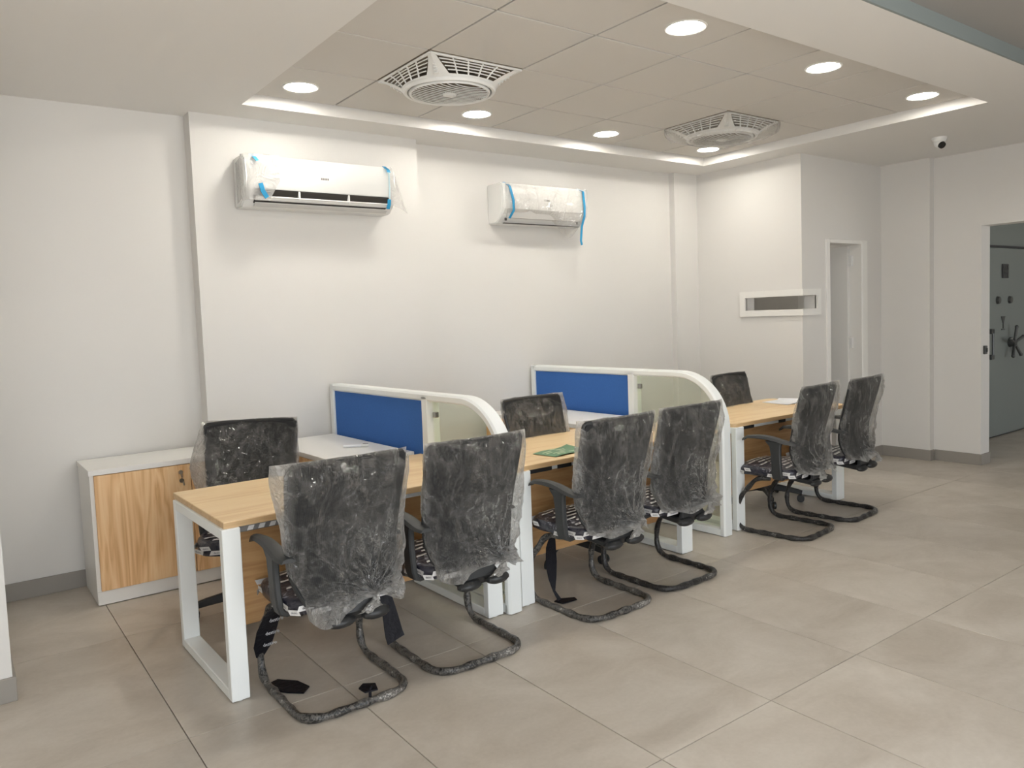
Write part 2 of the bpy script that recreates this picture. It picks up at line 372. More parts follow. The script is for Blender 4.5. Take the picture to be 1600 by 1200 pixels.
# corner booth walls, with a slot that wraps round the corner
SZ0, SZ1, SY, SX2 = 1.463, 1.580, 1.005, 4.108
b = B()
def booth(z0, z1, cut):
    if not cut: b.prism([(XB, 1.63), (XB, YBO), (4.318, YBO), (4.318, YBO+.12), (XB+.12, YBO+.12), (XB+.12, 1.63)], z0, z1)
    else:
        b.box(XB, XB+.12, SY, 1.63, z0, z1); b.box(SX2, 4.318, YBO, YBO+.12, z0, z1)
booth(0, SZ0, False); booth(SZ0, SZ1, True); booth(SZ1, 2.95, False)
b.box(4.318, 4.853, YBO, YBO+.12, 2.053, 2.95); b.box(4.853, XR+.1, YBO, YBO+.12, 0, 2.95)
struct('wall_booth', b, MT['wall'])
b = B(); b.box(XB, 6.0, 2.6, 2.7, 0, 2.95); b.box(5.9, 6.0, YBO+.12, 2.6, 0, 2.95); b.box(XB, XB+.12, 1.63, 2.6, 0, 2.95)
struct('wall_booth_inside', b, MT['wall'])
# slot surround
b = B()
def ring_frame(z0, z1):
    b.prism([(XB-.022, 1.063), (XB-.022, YBO-.022), (4.155, YBO-.022), (4.155, YBO+.01), (XB+.01, YBO+.01), (XB+.01, 1.063)], z0, z1)
ring_frame(1.408, SZ0); ring_frame(SZ1, 1.637)
b.box(XB-.022, XB+.01, SY, 1.063, SZ0, SZ1); b.box(SX2, 4.155, YBO-.022, YBO+.01, SZ0, SZ1)
struct('trim_1', b, MT['whitelam'])
# right wall with shallow pier step and passage opening
b = B(); b.prism([(XR, -.04), (XR+.25, -.04), (XR+.25, YBO+.12), (XR, YBO+.12)], 0, 2.95)
b.box(5.30, 5.47, -.45, -.04, 0, 2.95); b.box(5.30, 5.47, -1.6, -.45, 2.14, 2.95); b.box(5.30, 5.47, -5.2, -1.6, 0, 2.95)
struct('wall_right', b, MT['wall'])
b = B(); b.box(5.45, 9.4, .10, .25, 0, 2.95); struct('wall_vault', b, MT['vault'])
b = B(); b.box(1.5, 6.9, -5.3, -5.2, 0, 2.95); struct('wall_front_block', b, MT['wall'])  # unseen wall added to keep daylight off the right side
b = B(); b.box(9.3, 9.4, -5.2, .1, 0, 2.95); struct('wall_passage_end', b, MT['wall'])
# ceiling: plaster soffit round the tile recess, front bulkhead
CX0, CX1, CY0, CY1 = -.585, 3.575, -1.20, 1.20
b = B()
b.box(-3.7, CX0, -1.667, 3, ZS, 2.95); b.box(CX1, 9.4, -1.667, 3, ZS, 2.95)
b.box(CX0, CX1, CY1, 3, ZS, 2.95); b.box(CX0, CX1, -1.667, CY0, ZS, 2.95)
ceil = struct('ceiling', b, MT['soffit'])
b = B(); b.box(CX0, CX1, CY0, CY1, ZT+.012, 2.95); put('grid_backing', b.mesh('grid_backing', MT['cgrid']), ceil)
b = B(); b.box(-3.7, 9.4, -1.680, -1.667, ZS, 2.95); struct('trim_2', b, MT['bulkhead'])
b = B(); b.box(-6, 12, -16, -5.2, -.12, -.015); struct('bounce_pavement', b, plain('bounce_pavement', (.42, .40, .37), .9))  # unseen slab added to reflect light up into the room
b = B(); b.box(-3.7, 9.4, -5.2, -1.680, ZF, 3.0); struct('ceiling_front', b, MT['dark_ceiling'])
tm = B().box(-.2945, .2945, -.2945, .2945, ZT, ZT+.011, .002).mesh('ceiling_tile', MT['ctile'])
for i in range(7):
    for j in range(4):
        cx, cy = -.3+.6*i, -.9+.6*j
        if (i, j) in ((1, 2), (5, 2)): continue
        x0, x1, y0, y1 = max(cx-.2945, CX0+.004), min(cx+.2945, CX1-.008), max(cy-.2945, CY0+.004), min(cy+.2945, CY1-.010)
        if x1-x0 > .588 and y1-y0 > .588: put('ceiling_tile', tm, ceil, (cx, cy, 0))
        else: put('ceiling_tile', B().box(x0, x1, y0, y1, ZT, ZT+.011, .002).mesh('ceiling_tile', MT['ctile']), ceil)
# skirting tiles
def skirt(name, segs, h=.10):
    b = B()
    for x0, x1, y0, y1 in segs: b.box(x0, x1, y0, y1, 0, h, .002)
    o = struct(name, b, MT['skirt']); return o
skirt('baseboard_back', [(XL, -.81, YB-.012, YB), (.755, 3.575, YB-.012, YB), (-.822, -.81, YP, YB-.012), (-.822, .755, YP-.012, YP), (3.575, XB, 1.553, 1.565)])
skirt('baseboard_left', [(-3.6, XL+.012, .208, .22), (XL, XL+.012, .22, YB-.012)])
skirt('baseboard_booth', [(XB-.012, XB, YBO-.012, 1.553), (XB, 4.262, YBO-.012, YBO), (4.95, XR-.012, YBO-.012, YBO)])
skirt('baseboard_right', [(XR-.012, XR, -.052, YBO), (XR, 5.288, -.052, -.04), (5.288, 5.30, -.45, -.052), (5.288, 5.30, -5.1, -1.6), (5.288, 5.47, -.462, -.45)])

# booth door: frame, open leaf, hinges
b = B()
b.box(4.262, 4.318, YBO-.014, YBO+.13, 0, 2.08, .003); b.box(4.853, 4.945, YBO-.014, YBO+.002, 0, 2.08, .003); b.box(4.853-.012, 4.853, YBO-.014, YBO+.13, 0, 2.053, .003)
b.box(4.318, 4.853, YBO-.014, YBO+.13, 2.045, 2.08, .003)
dr = struct('door_1', b, MT['whitelam'])
b = B(); b.box(4.802, 4.838, YBO+.105, YBO+.64, .01, 2.035, .003); put('door_leaf', b.mesh('door_leaf', MT['whitelam']), dr)
for z in (1.90, 1.12, .25):
    b = B(); b.box(4.812, 4.842, YBO+.070, YBO+.104, z-.05, z+.05, .002); b.cyl((4.818, YBO+.098, z-.052), (4.818, YBO+.098, z+.052), .007, n=8)
    put('hinge', b.mesh('hinge', MT['plastic']), dr)
tag(obj('booth_lamp', B().box(4.9, 5.3, 1.2, 1.6, 2.765, 2.797, .004), [emit('booth_lamp', (1, .93, .82), 8.0)]), 'square ceiling lamp inside the booth behind the open door', 'ceiling lamp')

# latch on the passage jamb
b = B(); b.box(5.34, 5.39, -.468, -.45, 1.0, 1.075, .003); b.box(5.355, 5.375, -.478, -.466, 1.02, 1.055, .002)
tag(obj('latch_plate', b, MT['vaultgrey']), 'grey latch plate on the white jamb of the passage opening', 'latch')

# vault door in the passage
vd = thing('vault_door', 'grey steel vault door with spoked handwheel seen through the passage opening', 'door', (7.1, .10, 0))
b = B(); b.box(-.95, .9, -.045, 0, .02, 2.03, .006); obj('door_slab', b, MT['vault'], vd)
b = B(); b.box(-1.1, 1.0, -.02, 0, 2.04, 2.06, .002); b.box(-1.1, 1.0, -.015, 0, 0, .02, .002); obj('shadow_joint', b, MT['vdark'], vd)
hw = B(); hw.cyl((.12, -.045, 1.01), (.12, -.11, 1.01), .05, .04, 16); hwo = obj('handwheel_hub', hw, MT['vaultgrey'], vd)
for k in range(5):
    a = R(72*k+20); b = B(); p0 = (.12+.03*math.cos(a), -.10, 1.01+.03*math.sin(a)); p1 = (.12+.17*math.cos(a), -.12, 1.01+.17*math.sin(a))
    b.cyl(p0, p1, .014, .018, 8); b.sphere(p1, .021, 8); obj('spoke', b, MT['vaultgrey'], hwo)
b = B(); b.box(-.09, .06, -.06, -.045, 1.71, 1.86, .004); kp = obj('keypad', b, MT['vdark'], vd)
for i in range(3):
    for j in range(3):
        b = B(); b.box(-.075+.045*i, -.045+.045*i, -.066, -.059, 1.725+.042*j, 1.755+.042*j, .002); obj('keypad_button', b, MT['vaultgrey'], kp)
for x in (-.19, .11):
    b = B(); b.cyl((x, -.045, 1.475), (x, -.07, 1.475), .042, .036, 16); obj('lock_knob', b, MT['vaultgrey'], vd)
b = B(); b.prism([(-.10, 1.30), (.0, 1.30), (-.045, 1.22), (-.055, 1.22)], -.052, -.044, 'Y'); b.box(-.057, -.043, -.052, -.044, 1.17, 1.225); b.box(-.09, -.01, -.052, -.044, 1.155, 1.165)
obj('emblem', b, MT['vaultgrey'], vd)
b = B(); b.box(-.425, -.355, -.09, -.045, 1.125, 1.175, .006); b.box(-.425, -.355, -.09, -.045, .855, .905, .006); b.cyl((-.39, -.085, .9), (-.39, -.085, 1.13), .012, n=10)
obj('pull_handle', b, MT['vaultgrey'], vd)

# ------------------------------------------------------------------ ceiling things
def downlight(x, y, label):
    t = thing('downlight', label, 'ceiling lamp', (x, y, ZT), 0, 'round recessed downlights')
    b = B(); b.lathe([(.088, -.003), (.098, -.006), (.103, -.004), (.105, .0)], 36, cap=False); obj('trim_ring', b, MT['plastic'], t)
    b = B(); b.lathe([(.0895, -.001), (.0895, -.003)], 36); obj('diffuser', b, MT['lamp'], t)
place = ['over the left wall unit', 'between the two wall units near the back wall', 'in the back row beside the far fan', 'in the back row partly behind the far fan']
for k, x in enumerate((-.326, .905, 2.102, 3.304)): downlight(x, .925, 'round lit downlight ' + place[k])
place = ['above the top edge of the photo, left of its front row', 'at the top of the photo, largest of the lit discs', 'in the middle of the front row near the bulkhead', 'at the far right corner of the tiled recess']
for k, x in enumerate((-.3, .906, 2.096, 3.27)): downlight(x, -.915, 'round lit downlight ' + place[k])

def ceiling_fan(x, y, label, wrapped_):
    t = thing('ceiling_fan', label, 'fan', (x, y, ZT), 0, 'square ceiling fans in the tile grid')
    H = .088; RR = .250; SQ = .293
    def pt(k, s_, tt):          # side k, along s in -1..1, from square edge (0) to ring (1)
        a = R(90*k); e = Vector((SQ, SQ*s_, 0)); an = s_*PI/4
        c = Vector((RR*math.cos(an), RR*math.sin(an), 0))
        p = e.lerp(c, tt); p.z = -H*(tt**1.25) - .006
        return Matrix.Rotation(a, 3, 'Z') @ p
    b = B(); b.box(-.296, .296, -.296, .296, -.004, .012); obj('recess_plate', b, MT['tilefan'], t)  # shade inside the fan, put into the plate's colour
    b = B()
    for k in range(4):           # rim, corner webs, ring collar
        b.tube([pt(k, -1, 0), pt(k, 1, 0)], .007, 6)
        for sg in (-1, 1):
            b.grid(lambda i, j: pt(k, sg*(1-(1-(.80 if j < 99 else 0)-.0)*0 - i/4*(.10+.30*(j/9)**1.5)), j/9), 5, 10)
    b.tube([(RR*math.cos(R(6*k)), RR*math.sin(R(6*k)), -H-.004) for k in range(60)], .013, 6, closed=True)
    b.tube([(.222*math.cos(R(6*k)), .222*math.sin(R(6*k)), -H-.014) for k in range(60)], .009, 6, closed=True)
    obj('fan_frame', b, MT['plastic'], t, sharp=60)
    b = B()
    for k in range(4):           # collar skirt between ring and vents
        b.grid(lambda i, j: pt(k, -1+2*i/14, .80+.2*j/3), 15, 4)
    obj('collar', b, MT['plastic'], t, sharp=60)
    for k in range(4):
        g = B()
        for q in range(5):
            tt = .07+.145*q; w_ = .88-.34*(tt**1.5)
            g.tube([pt(k, -w_+2*w_*i/10, tt) for i in range(11)], .0036, 5)
        for q in range(4):
            s_ = (-.54, -.2, .14, .48)[q]; g.tube([pt(k, s_*(1-.12*i/4), .02+.80*i/4) for i in range(5)], .0048, 5)
        obj('side_grille', g, MT['plastic'], t, sharp=60)
    for k in range(4):           # short louvres at each corner
        g = B()
        for q in range(4):
            tt = .42+.11*q; ss = .985-.10*(tt-.2); a0 = pt(k, ss, tt); a1 = pt((k+1) % 4, -ss, tt); d_ = Vector((0, 0, -.006)); g.tube([a0.lerp(a1, .0)+d_, a0.lerp(a1, 1.0)+d_], .0046, 5)
        obj('corner_louver', g, MT['plastic'], t, sharp=60)
    g = B()                       # centre grille: dense fine bars, curved ribs, hub
    for q in range(-19, 20):
        yy = q*.0112; ww = math.sqrt(max(0, .216**2-yy*yy)); g.tube([(yy, -ww, -H-.012), (yy, 0, -H-.018), (yy, ww, -H-.012)], .0024, 4)
    obj('grille_bars', g, MT['beige'], t, sharp=60); g = B()
    for q in range(-7, 9):
        pts = []
        for i in range(9):
            xx = -1+2*i/8; yy = q*.027+.030*(1-xx*xx)-.015
            l_ = math.sqrt(max(0, .219**2-min(.2189, abs(yy))**2)); pts.append((xx*l_, yy, -H-.018-.004*(1-xx*xx)))
        g.tube(pts, .0030, 5)
    obj('centre_grille', g, MT['plastic'], t, sharp=60)
    b = B(); b.lathe([(.0, -H-.030), (.025, -H-.030), (.028, -H-.026), (.038, -H-.026), (.040, -H-.020), (.040, -H-.014)], 24, cap=False); obj('hub_cap', b, MT['plastic'], t)
    b = B(); b.lathe([(.220, -H+.004), (.0, -H+.006)], 30, cap=False); obj('grille_backing', b, MT['beige'], t)  # shade behind the ribs, put into the colour of bars and backing
    if wrapped_:
        b = B()
        def bag(i, j):
            a = 2*PI*i/40; s_ = j/9; sq = min(1/max(abs(math.cos(a)), 1e-6), 1/max(abs(math.sin(a)), 1e-6))
            ra = (.300*sq if s_ < .999 else .0)*(1-s_)**.5 if s_ < 1 else 0
            ra = (.302*sq*(1-.0*s_))*(1-s_**3.0) ; z = -.004-(H+.03)*min(1, s_*1.5)**.8
            p = Vector((ra*math.cos(a), ra*math.sin(a), z)); w_ = noise.noise(p*22)*.008*min(1, s_*3); return p+Vector((w_, w_, w_*.8))
        b.grid(bag, 40, 10, True); obj('plastic_cover', b, MT['filmfan'], t, sharp=180)
    return t
ceiling_fan(.3, .3, 'uncovered square white ceiling fan with round grille above the first desk', False)
ceiling_fan(2.7, .3, 'square white ceiling fan still wrapped in clear plastic film', True)

t = thing('security_camera', 'small white dome security camera on the ceiling near the passage', 'camera', (4.41, -.50, ZS))
b = B(); b.lathe([(.056, 0), (.056, -.012), (.052, -.028), (.046, -.034)], 24); obj('base', b, MT['plastic'], t)
b = B(); b.sphere((0, 0, -.040), .044, 18); obj('ball', b, MT['plastic'], t)
d_ = Vector((-.30, -.62, -.60)).normalized(); c_ = Vector((0, 0, -.040)); b = B(); b.cyl(c_+d_*.025, c_+d_*.047, .031, .027, 18); obj('lens', b, MT['lens'], t)

# ------------------------------------------------------------------ wall units
def air_unit(x0, x1, yw, z0, z1, dep, label, kind):
    t = thing('air_conditioner', label, 'air conditioner', ((x0+x1)/2, yw, z0), 0, 'air conditioners on the back wall')
    w = (x1-x0)/2; h = z1-z0
    prof = [(0, .0), (-dep*.55, .0), (-dep*.80, .045), (-dep*.93, .10), (-dep, h*.55), (-dep*.98, h*.86), (-dep*.86, h), (0, h)]
    b = B(); b.prism([(p[0], p[1]) for p in prof], -w, w, 'X'); bmesh.ops.bevel(b.bm, geom=[e for e in b.bm.edges], offset=.008, segments=2, affect='EDGES'); obj('body', b, MT['plastic'], t)
    b = B(); b.prism([(-dep*.95-.004, .105), (-dep-.007, h*.55), (-dep*.98-.005, h*.86), (-dep*.90, h*.985), (-dep*.88, h*.95), (-dep*.95, h*.6), (-dep*.9, .12)], -w+.006, w-.006, 'X'); obj('front_panel', b, MT['plastic'], t)
    op = .055 if kind == 1 else .012
    b = B(); b.prism([(-dep*.945-.003, .098), (-dep*.80-.004, .046), (-dep*.76, .055), (-dep*.90, .108)], -w+.06, w-.05, 'X'); vo = obj('air_outlet', b, MT['acdark'] if kind == 1 else MT['acgrey'], t)
    if kind == 1:
        b = B(); b.prism([(-dep*.97, .060), (-dep*.88-.010, .040), (-dep*.875, .034), (-dep*.98, .054)], -w+.065, w-.055, 'X'); obj('louver', b, MT['plastic'], vo)
        b = B(); b.prism([(-dep*.84, .046), (-dep*.70, .022), (-dep*.69, .030), (-dep*.83, .056)], -w+.065, w-.055, 'X'); obj('lower_slot', b, MT['acdark'], vo)
        b = B(); b.prism([(-dep*.85, .024), (-dep*.74, .004), (-dep*.73, -.001), (-dep*.86, .018)], -w+.065, w-.055, 'X'); obj('louver', b, MT['acgrey'], vo)
        for q in (-.33, .33): b = B(); b.box(w*q*1.0-.006, w*q+.006, -dep*.97, -dep*.8, .045, .10, .001); obj('louver_clip', b, MT['plastic'], vo)
        # side casing seam
        b = B(); b.tube([(-w-.0015, -dep*.30-.03*math.sin(PI*i/8), .05+(h-.09)*i/8) for i in range(9)], .0025, 5); obj('side_seam', b, MT['vdark'], t)
    else:
        b = B(); b.prism([(-dep*.955-.006, .108), (-dep*.80-.010, .040), (-dep*.79-.004, .036), (-dep*.95, .104)], -w+.055, w-.045, 'X'); obj('louver', b, MT['acgrey'], vo)
        for q in (-w+.05, w-.09): b = B(); b.box(q, q+.018, -dep*.80, -dep*.74, .018, .04, .003); obj('louver_pivot', b, MT['vdark'], vo)
        b = B(); b.box(-w+.05, w-.05, -dep*.72, -dep*.62, -.002, .004); obj('outlet_slot', b, MT['acdark'], vo)
    b = B()
    for q in range(5): b.box(-.026+.011*q, -.018+.011*q, -dep-.0095, -dep-.008, h*.585, h*.585+.012)
    obj('logo', b, MT['logo'], t)
    return t, w, h, dep
def strap(name, pts, wd, mat, parent, thick=.0015):
    b = B(); b.tube(pts, thick, w=wd); return obj(name, b, mat, parent)
def film_sheet(fn, nu, nv, mat, parent, skip=None):
    b = B(); b.grid(fn, nu, nv, skip=skip); return obj('plastic_film', b, mat, parent, sharp=180)

t, w, h, dep = air_unit(-.565, .455, YP, 2.225, 2.535, .215, 'white split air conditioner with open louvers on the pilaster, film at its ends', 1)
def nz(p, a=.004, k=14): return Vector(p) + Vector((0, noise.noise(Vector(p)*k)*a, 0))
# film wings: left end folded round the corner, right end hanging loose
film_sheet(lambda i, j: nz((-w-.006+.22*(i/9)*(1-.75*max(0, j/9-.55)), -dep-.014+(.06 if i == 0 else 0), h*1.0-(h-.03)*j/9), .008), 10, 10, MT['filmwing'], t)
film_sheet(lambda i, j: nz((-w-.010, -dep-.010+.14*i/6, h-.01-(h-.06)*j/9-.03*i/6), .006), 7, 10, MT['filmwing'], t)
film_sheet(lambda i, j: nz((w-.045+(.05+.10*(j/9))*(i/8), -dep-.012+.05*(i/8)**2, h*.98-(h-.06+.0)*j/9-.05*(j/9)*(i/8)), .010), 9, 10, MT['filmwing'], t)
strap('blue_tape', [(-w+.055, -dep*.80, h+.006), (-w+.06, -dep*.98-.022, h*.93), (-w+.075, -dep-.030, h*.85)], .012, MT['bluetape'], t)
strap('blue_tape', [(-w+.085, -dep-.030, h*.42), (-w+.098, -dep-.028, h*.27), (-w+.125, -dep*.97-.026, h*.15)], .014, MT['bluetape'], t)
strap('blue_tape', [(w-.06, -dep*.80, h+.006), (w-.055, -dep-.010, h*.92), (w-.055, -dep-.018, h*.86)], .013, MT['bluetape'], t)
strap('blue_tape', [(w-.055, -dep-.018, h*.86), (w-.055, -dep-.017, h*.5), (w-.057, -dep-.012, h*.28)], .005, plain('pale_tape', (.45, .62, .68), .4), t)
strap('blue_tape', [(w-.057, -dep-.012, h*.28), (w-.057, -dep*.97-.012, h*.17), (w-.06, -dep*.9-.012, h*.08)], .013, MT['bluetape'], t)

t, w, h, dep = air_unit(1.455, 2.335, YB, 2.225, 2.535, .205, 'white split air conditioner with closed flap under film tied with two blue tapes', 2)
film_sheet(lambda i, j: nz((-w+.02+(2*w-.03)*i/24, -dep-.011-.008*math.sin(i*.9+j*1.7)*(j/12) + (.10*((j/12)-.72)**2*8 if j > 8 else 0), h*.98-(h*.80+.16*math.exp(-((i/24-.80)/.14)**2)*1.0)*j/12), .009, 9), 25, 13, MT['filmac'], t)
strap('blue_tape', [(-w+.055, -dep*.75, h+.006), (-w+.065, -dep*1.0-.013, h*.90), (-w+.09, -dep-.022, h*.55), (-w+.10, -dep*.95-.02, h*.30), (-w+.085, -dep*.78-.012, .035)], .0125, MT['bluetape'], t)
strap('blue_tape', [(w-.065, -dep*.75, h+.006), (w-.055, -dep*1.0-.013, h*.92), (w-.05, -dep-.022, h*.5), (w-.045, -dep*.96-.02, h*.26), (w-.05, -dep*.9, .0), (w-.065, -dep*.9, -.12), (w-.055, -dep*.9, -.155)], .0125, MT['bluetape'], t)

# ------------------------------------------------------------------ desks
def leg_frame(parent, x0, x1, y0, y1, z1):
    b = B(); t_ = .042
    b.box(x0, x1, y0, y0+t_, 0.004, z1, .003); b.box(x0, x1, y1-t_, y1, 0.004, z1, .003)
    b.box(x0, x1, y0+t_-.001, y1-t_+.001, .004, t_+.004, .003); b.box(x0, x1, y0+t_-.001, y1-t_+.001, z1-t_, z1, .003)
    for y in (y0+.02, y1-.02): b.cyl(((x0+x1)/2, y, 0), ((x0+x1)/2, y, .006), .014, n=10)
    return obj('leg_frame', b, MT['white'], parent)
def round_rect(x0, x1, y0, y1, rads):
    pts = []
    for (cx, cy, a0), ra in zip(((x1, y1, 0), (x0, y1, 90), (x0, y0, 180), (x1, y0, 270)), rads):
        sx = -1 if cx == x1 else 1; sy = -1 if cy == y1 else 1
        if ra <= 0: pts.append((cx, cy)); continue
        for k in range(7):
            a = R(a0+15*k); pts.append((cx+sx*ra+ra*math.cos(a), cy+sy*ra+ra*math.sin(a)))
    return pts
def desk(loc, rz, wd, dp, legs, label, rails, panel, rads=(0, 0, 0, 0), zt=.725):
    t = thing('office_desk', label, 'desk', loc, rz, 'oak desks with white frames')
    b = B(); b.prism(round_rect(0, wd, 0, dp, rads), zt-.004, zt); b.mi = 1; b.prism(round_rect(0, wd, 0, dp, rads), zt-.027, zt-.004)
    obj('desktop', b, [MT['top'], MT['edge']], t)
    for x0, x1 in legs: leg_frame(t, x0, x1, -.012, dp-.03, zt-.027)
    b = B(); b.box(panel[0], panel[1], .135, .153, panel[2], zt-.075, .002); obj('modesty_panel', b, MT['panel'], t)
    b = B(); b.box(legs[0][1], legs[-1][0], .025, .062, zt-.052, zt-.027, .002); b.box(legs[0][1], legs[-1][0], dp-.16, dp-.12, zt-.058, zt-.027, .002); fr = obj('cross_rail', b, MT['white'], t)
    for x0, x1, m in rails:
        b = B(); b.box(x0, x1, .020, .066, zt-.054, zt-.027, .003); obj('foam_sleeve', b, MT[m], fr)
    return t
D1 = desk((-1.271, -.405, 0), .018, 1.335, .75, [(-.012, .060), (1.235, 1.325)], 'oak desk nearest the camera with its whole white leg frame in view', [], (.055, 1.24, .245))
b = B(); b.box(.065, .36, .018, .068, .668, .698, .004); gw = obj('printed_sleeve', b, MT['greywrap'], D1)
for k in range(5):
    b = B(); b.prism([(.095+.045*k, .672), (.118+.045*k, .672), (.126+.045*k, .690), (.103+.045*k, .690)], .0165, .0185, 'Y'); obj('print_mark', b, MT['label'], gw)
D2 = desk((.175, -.372, 0), .02, 1.62, .75, [(.005, .088), (1.245, 1.345)], 'oak desk between the two blue partitions with a green leaflet on it', [(.10, .26, 'darkgap'), (.30, .40, 'darkgap'), (.62, .68, 'darkgap')], (.09, 1.24, .19), (0, 0, .0, 0))
D3 = desk((2.065, -.262, 0), -.005, 1.36, .70, [(.0, .085), (1.185, 1.29)], 'farthest oak desk with rounded corners and an open white booklet', [(.09, .24, 'darkgap'), (.52, .60, 'darkgap')], (.085, 1.18, .20), (.05, .03, .05, .05))

# ------------------------------------------------------------------ partitions
def partition(loc, rz, ln, label, blue_to, hgt=1.078):
    t = thing('desk_partition', label, 'partition', loc, rz, 'blue and glass desk partitions')
    w2 = .043; t_ = .046; ra = .37
    outer = [(0.02, 0.004), (0.02, hgt-ra-.02)]; cy, cz = ra+.02, hgt-ra
    arc = [(cy-ra*math.cos(R(a)), cz+ra*math.sin(R(a))) for a in range(0, 91, 6)]
    path = [(0, .004)] + arc + [(ln, hgt)]
    # frame: inner / outer outline swept as rectangular tube
    ctr = [Vector((0, y+(t_/2 if i < 1 else 0), z)) for i, (y, z) in enumerate(path)]
    ctr = [Vector((0, t_/2+.02, .004))] + [Vector((0, cy-(ra-t_/2)*math.cos(R(a)), cz+(ra-t_/2)*math.sin(R(a)))) for a in range(0, 91, 5)] + [Vector((0, ln-t_/2, hgt-t_/2))]
    b = B(); b.tube(ctr, t_/2, w=w2)
    b.box(-w2, w2, .04, blue_to, .004, .05, .003); b.box(-w2, w2, ln-t_, ln, .004, hgt, .003)
    obj('frame', b, MT['white'], t)
    b = B(); b.box(-w2, w2, blue_to-.01, blue_to+.045, .004, hgt-.02, .003); obj('divider_post', b, MT['white'], t)
    b = B(); b.box(-.030, .030, blue_to+.045, ln-t_, .70, hgt-t_, .003); obj('fabric_panel', b, MT['blue'], t)
    b = B(); b.box(-w2*.9, w2*.9, blue_to+.045, ln-t_, .004, .70, .003); obj('base_panel', b, MT['whitelam'], t)
    yi = .02+t_; ri = ra-t_
    pts = [(yi-.005, .045), (blue_to, .045), (blue_to, hgt-t_+.004)] + [(cy-(ri+.005)*math.cos(R(a)), cz+(ri+.005)*math.sin(R(a))) for a in range(90, -1, -6)]
    b = B(); b.prism(pts, -.004, .004, 'X'); obj('glass_pane', b, MT['glass'], t)
    for z in (.955, .42):
        b = B(); b.box(-.012, .012, blue_to-.050, blue_to-.020, z-.016, z+.016, .003); obj('glass_clip', b, MT['chrome'], t)
    return t
partition((.113, -.445, 0), .045, 1.92, 'blue and glass partition with curved front between the first two desks', .72)
partition((1.938, -.325, 0), .045, 1.93, 'blue and glass partition with curved front beside the farthest desk', .80)

# ------------------------------------------------------------------ storage
def lock(parent, p, ax):
    """round lock with a hanging key; ax = outward direction"""
    a = Vector(ax); p = Vector(p)
    b = B(); b.cyl(p, p+a*.012, .0125, .011, 14); lk = obj('lock', b, MT['metal'], parent)
    side = Vector((0, 0, 1)).cross(a)
    b = B(); q = p+a*.016; b.tube([q+Vector((0, 0, -.004)), q+Vector((0, 0, -.030))+side*.004], .0045, 6); b.cyl(q+Vector((0, 0, -.046))-a*.002, q+Vector((0, 0, -.046))+a*.002, .013, n=12)
    b.tube([q+Vector((0, 0, -.05))+side*.008, q+Vector((0, 0, -.075))+side*.012], .0045, 6); obj('key', b, MT['key'], lk)
cz = .745
t = thing('storage_cabinet', 'low cabinet with white top and oak doors along the left wall', 'cabinet', (-1.518, 1.185, 0))
b = B(); b.prism([(0, .005), (1.02, .005), (1.02, .295), (.68, .295), (.68, .425), (0, .425)], .004, cz-.028); obj('carcass', b, MT['whitelam'], t)
b = B(); b.prism([(-.006, -.018), (1.02, -.018), (1.02, .295), (.69, .295), (.69, .43), (-.006, .43)], cz-.027, cz); obj('cabinet_top', b, MT['whitelam'], t)
b = B(); b.box(.002, 1.02, -.002, .006, .004, .078, .001); obj('plinth', b, MT['whitelam'], t)
for x0, x1, kx in ((.019, .509, .455), (.513, 1.0, None)):
    b = B(); b.box(x0, x1, -.016, .004, .082, cz-.031, .0015); dd = obj('door', b, MT['door'], t)
    if kx: lock(dd, (kx, -.016, .672), (0, -1, 0))
def return_unit(loc, rz, wd, ln, label, lockz=True):
    t = thing('return_cabinet', label, 'cabinet', loc, rz, 'white topped returns beside the partitions')
    b = B(); b.box(0, wd, 0, ln, .004, cz-.035, .002); obj('carcass', b, MT['whitelam'], t)
    b = B(); b.box(-.018, wd, -.004, ln, cz-.034, cz-.006, .0015); obj('cabinet_top', b, MT['whitelam'], t)
    n = 2
    for k in range(n):
        y0 = .02+(ln-.04)/n*k; y1 = y0+(ln-.04)/n-.004
        b = B(); b.box(-.016, .002, y0, y1, .082, cz-.038, .0015); dd = obj('door', b, MT['door'], t)
        lock(dd, (-.016, y0+.05 if k else y1-.05, .672), (-1, 0, 0))
    return t
return_unit((-.425, .375, 0), .03, .44, 1.07, 'white topped return cabinet with oak doors beside the first partition')
return_unit((1.34, .42, 0), .04, .50, 1.12, 'white topped return cabinet beside the second partition')

# small things on the worktops
t = thing('marker_pen', 'white marker pen lying on the white return top', 'pen', (-.155, .79, cz-.006), R(-31))
b = B(); b.tube([(-.075, 0, .0095), (.03, 0, .0095)], [.0085, .0085], 12); obj('barrel', b, MT['paper'], t)
b = B(); b.tube([(.03, 0, .0095), (.075, 0, .0095)], [.0095, .008], 12); obj('cap', b, MT['plastic'], t)
b = B(); b.box(.04, .073, -.002, .002, .018, .021); obj('clip', b, MT['ink'], t)
t = thing('leaflet', 'green printed leaflet lying near the front edge of the middle desk', 'leaflet', (.62, -.205, .7275), R(10))
def leaf(i, j):
    return (-.145+.29*i/12, -.085+.17*j/6, .002+.012*(i/12)**3*(j/6)**2+.004*math.sin(i*.5))
b = B(); b.grid(leaf, 13, 7); b.grid(lambda i, j: Vector(leaf(i, j))-Vector((0, 0, .0015)), 13, 7); obj('sheet', b, MT['green'], t)
b = B()
for k, (i0, i1, j) in enumerate(((1, 4, 4), (1, 3, 3), (2, 6, 2), (2, 5, 1), (6, 9, 4.3), (6, 8, 3.3), (7, 10, 1.6), (5, 7, 5.2))):
    b.grid(lambda i, q: Vector(leaf(i0+(i1-i0)*i/4, j+.45*q))+Vector((0, 0, .0012)), 5, 2)
obj('print_lines', b, MT['cream'], t)
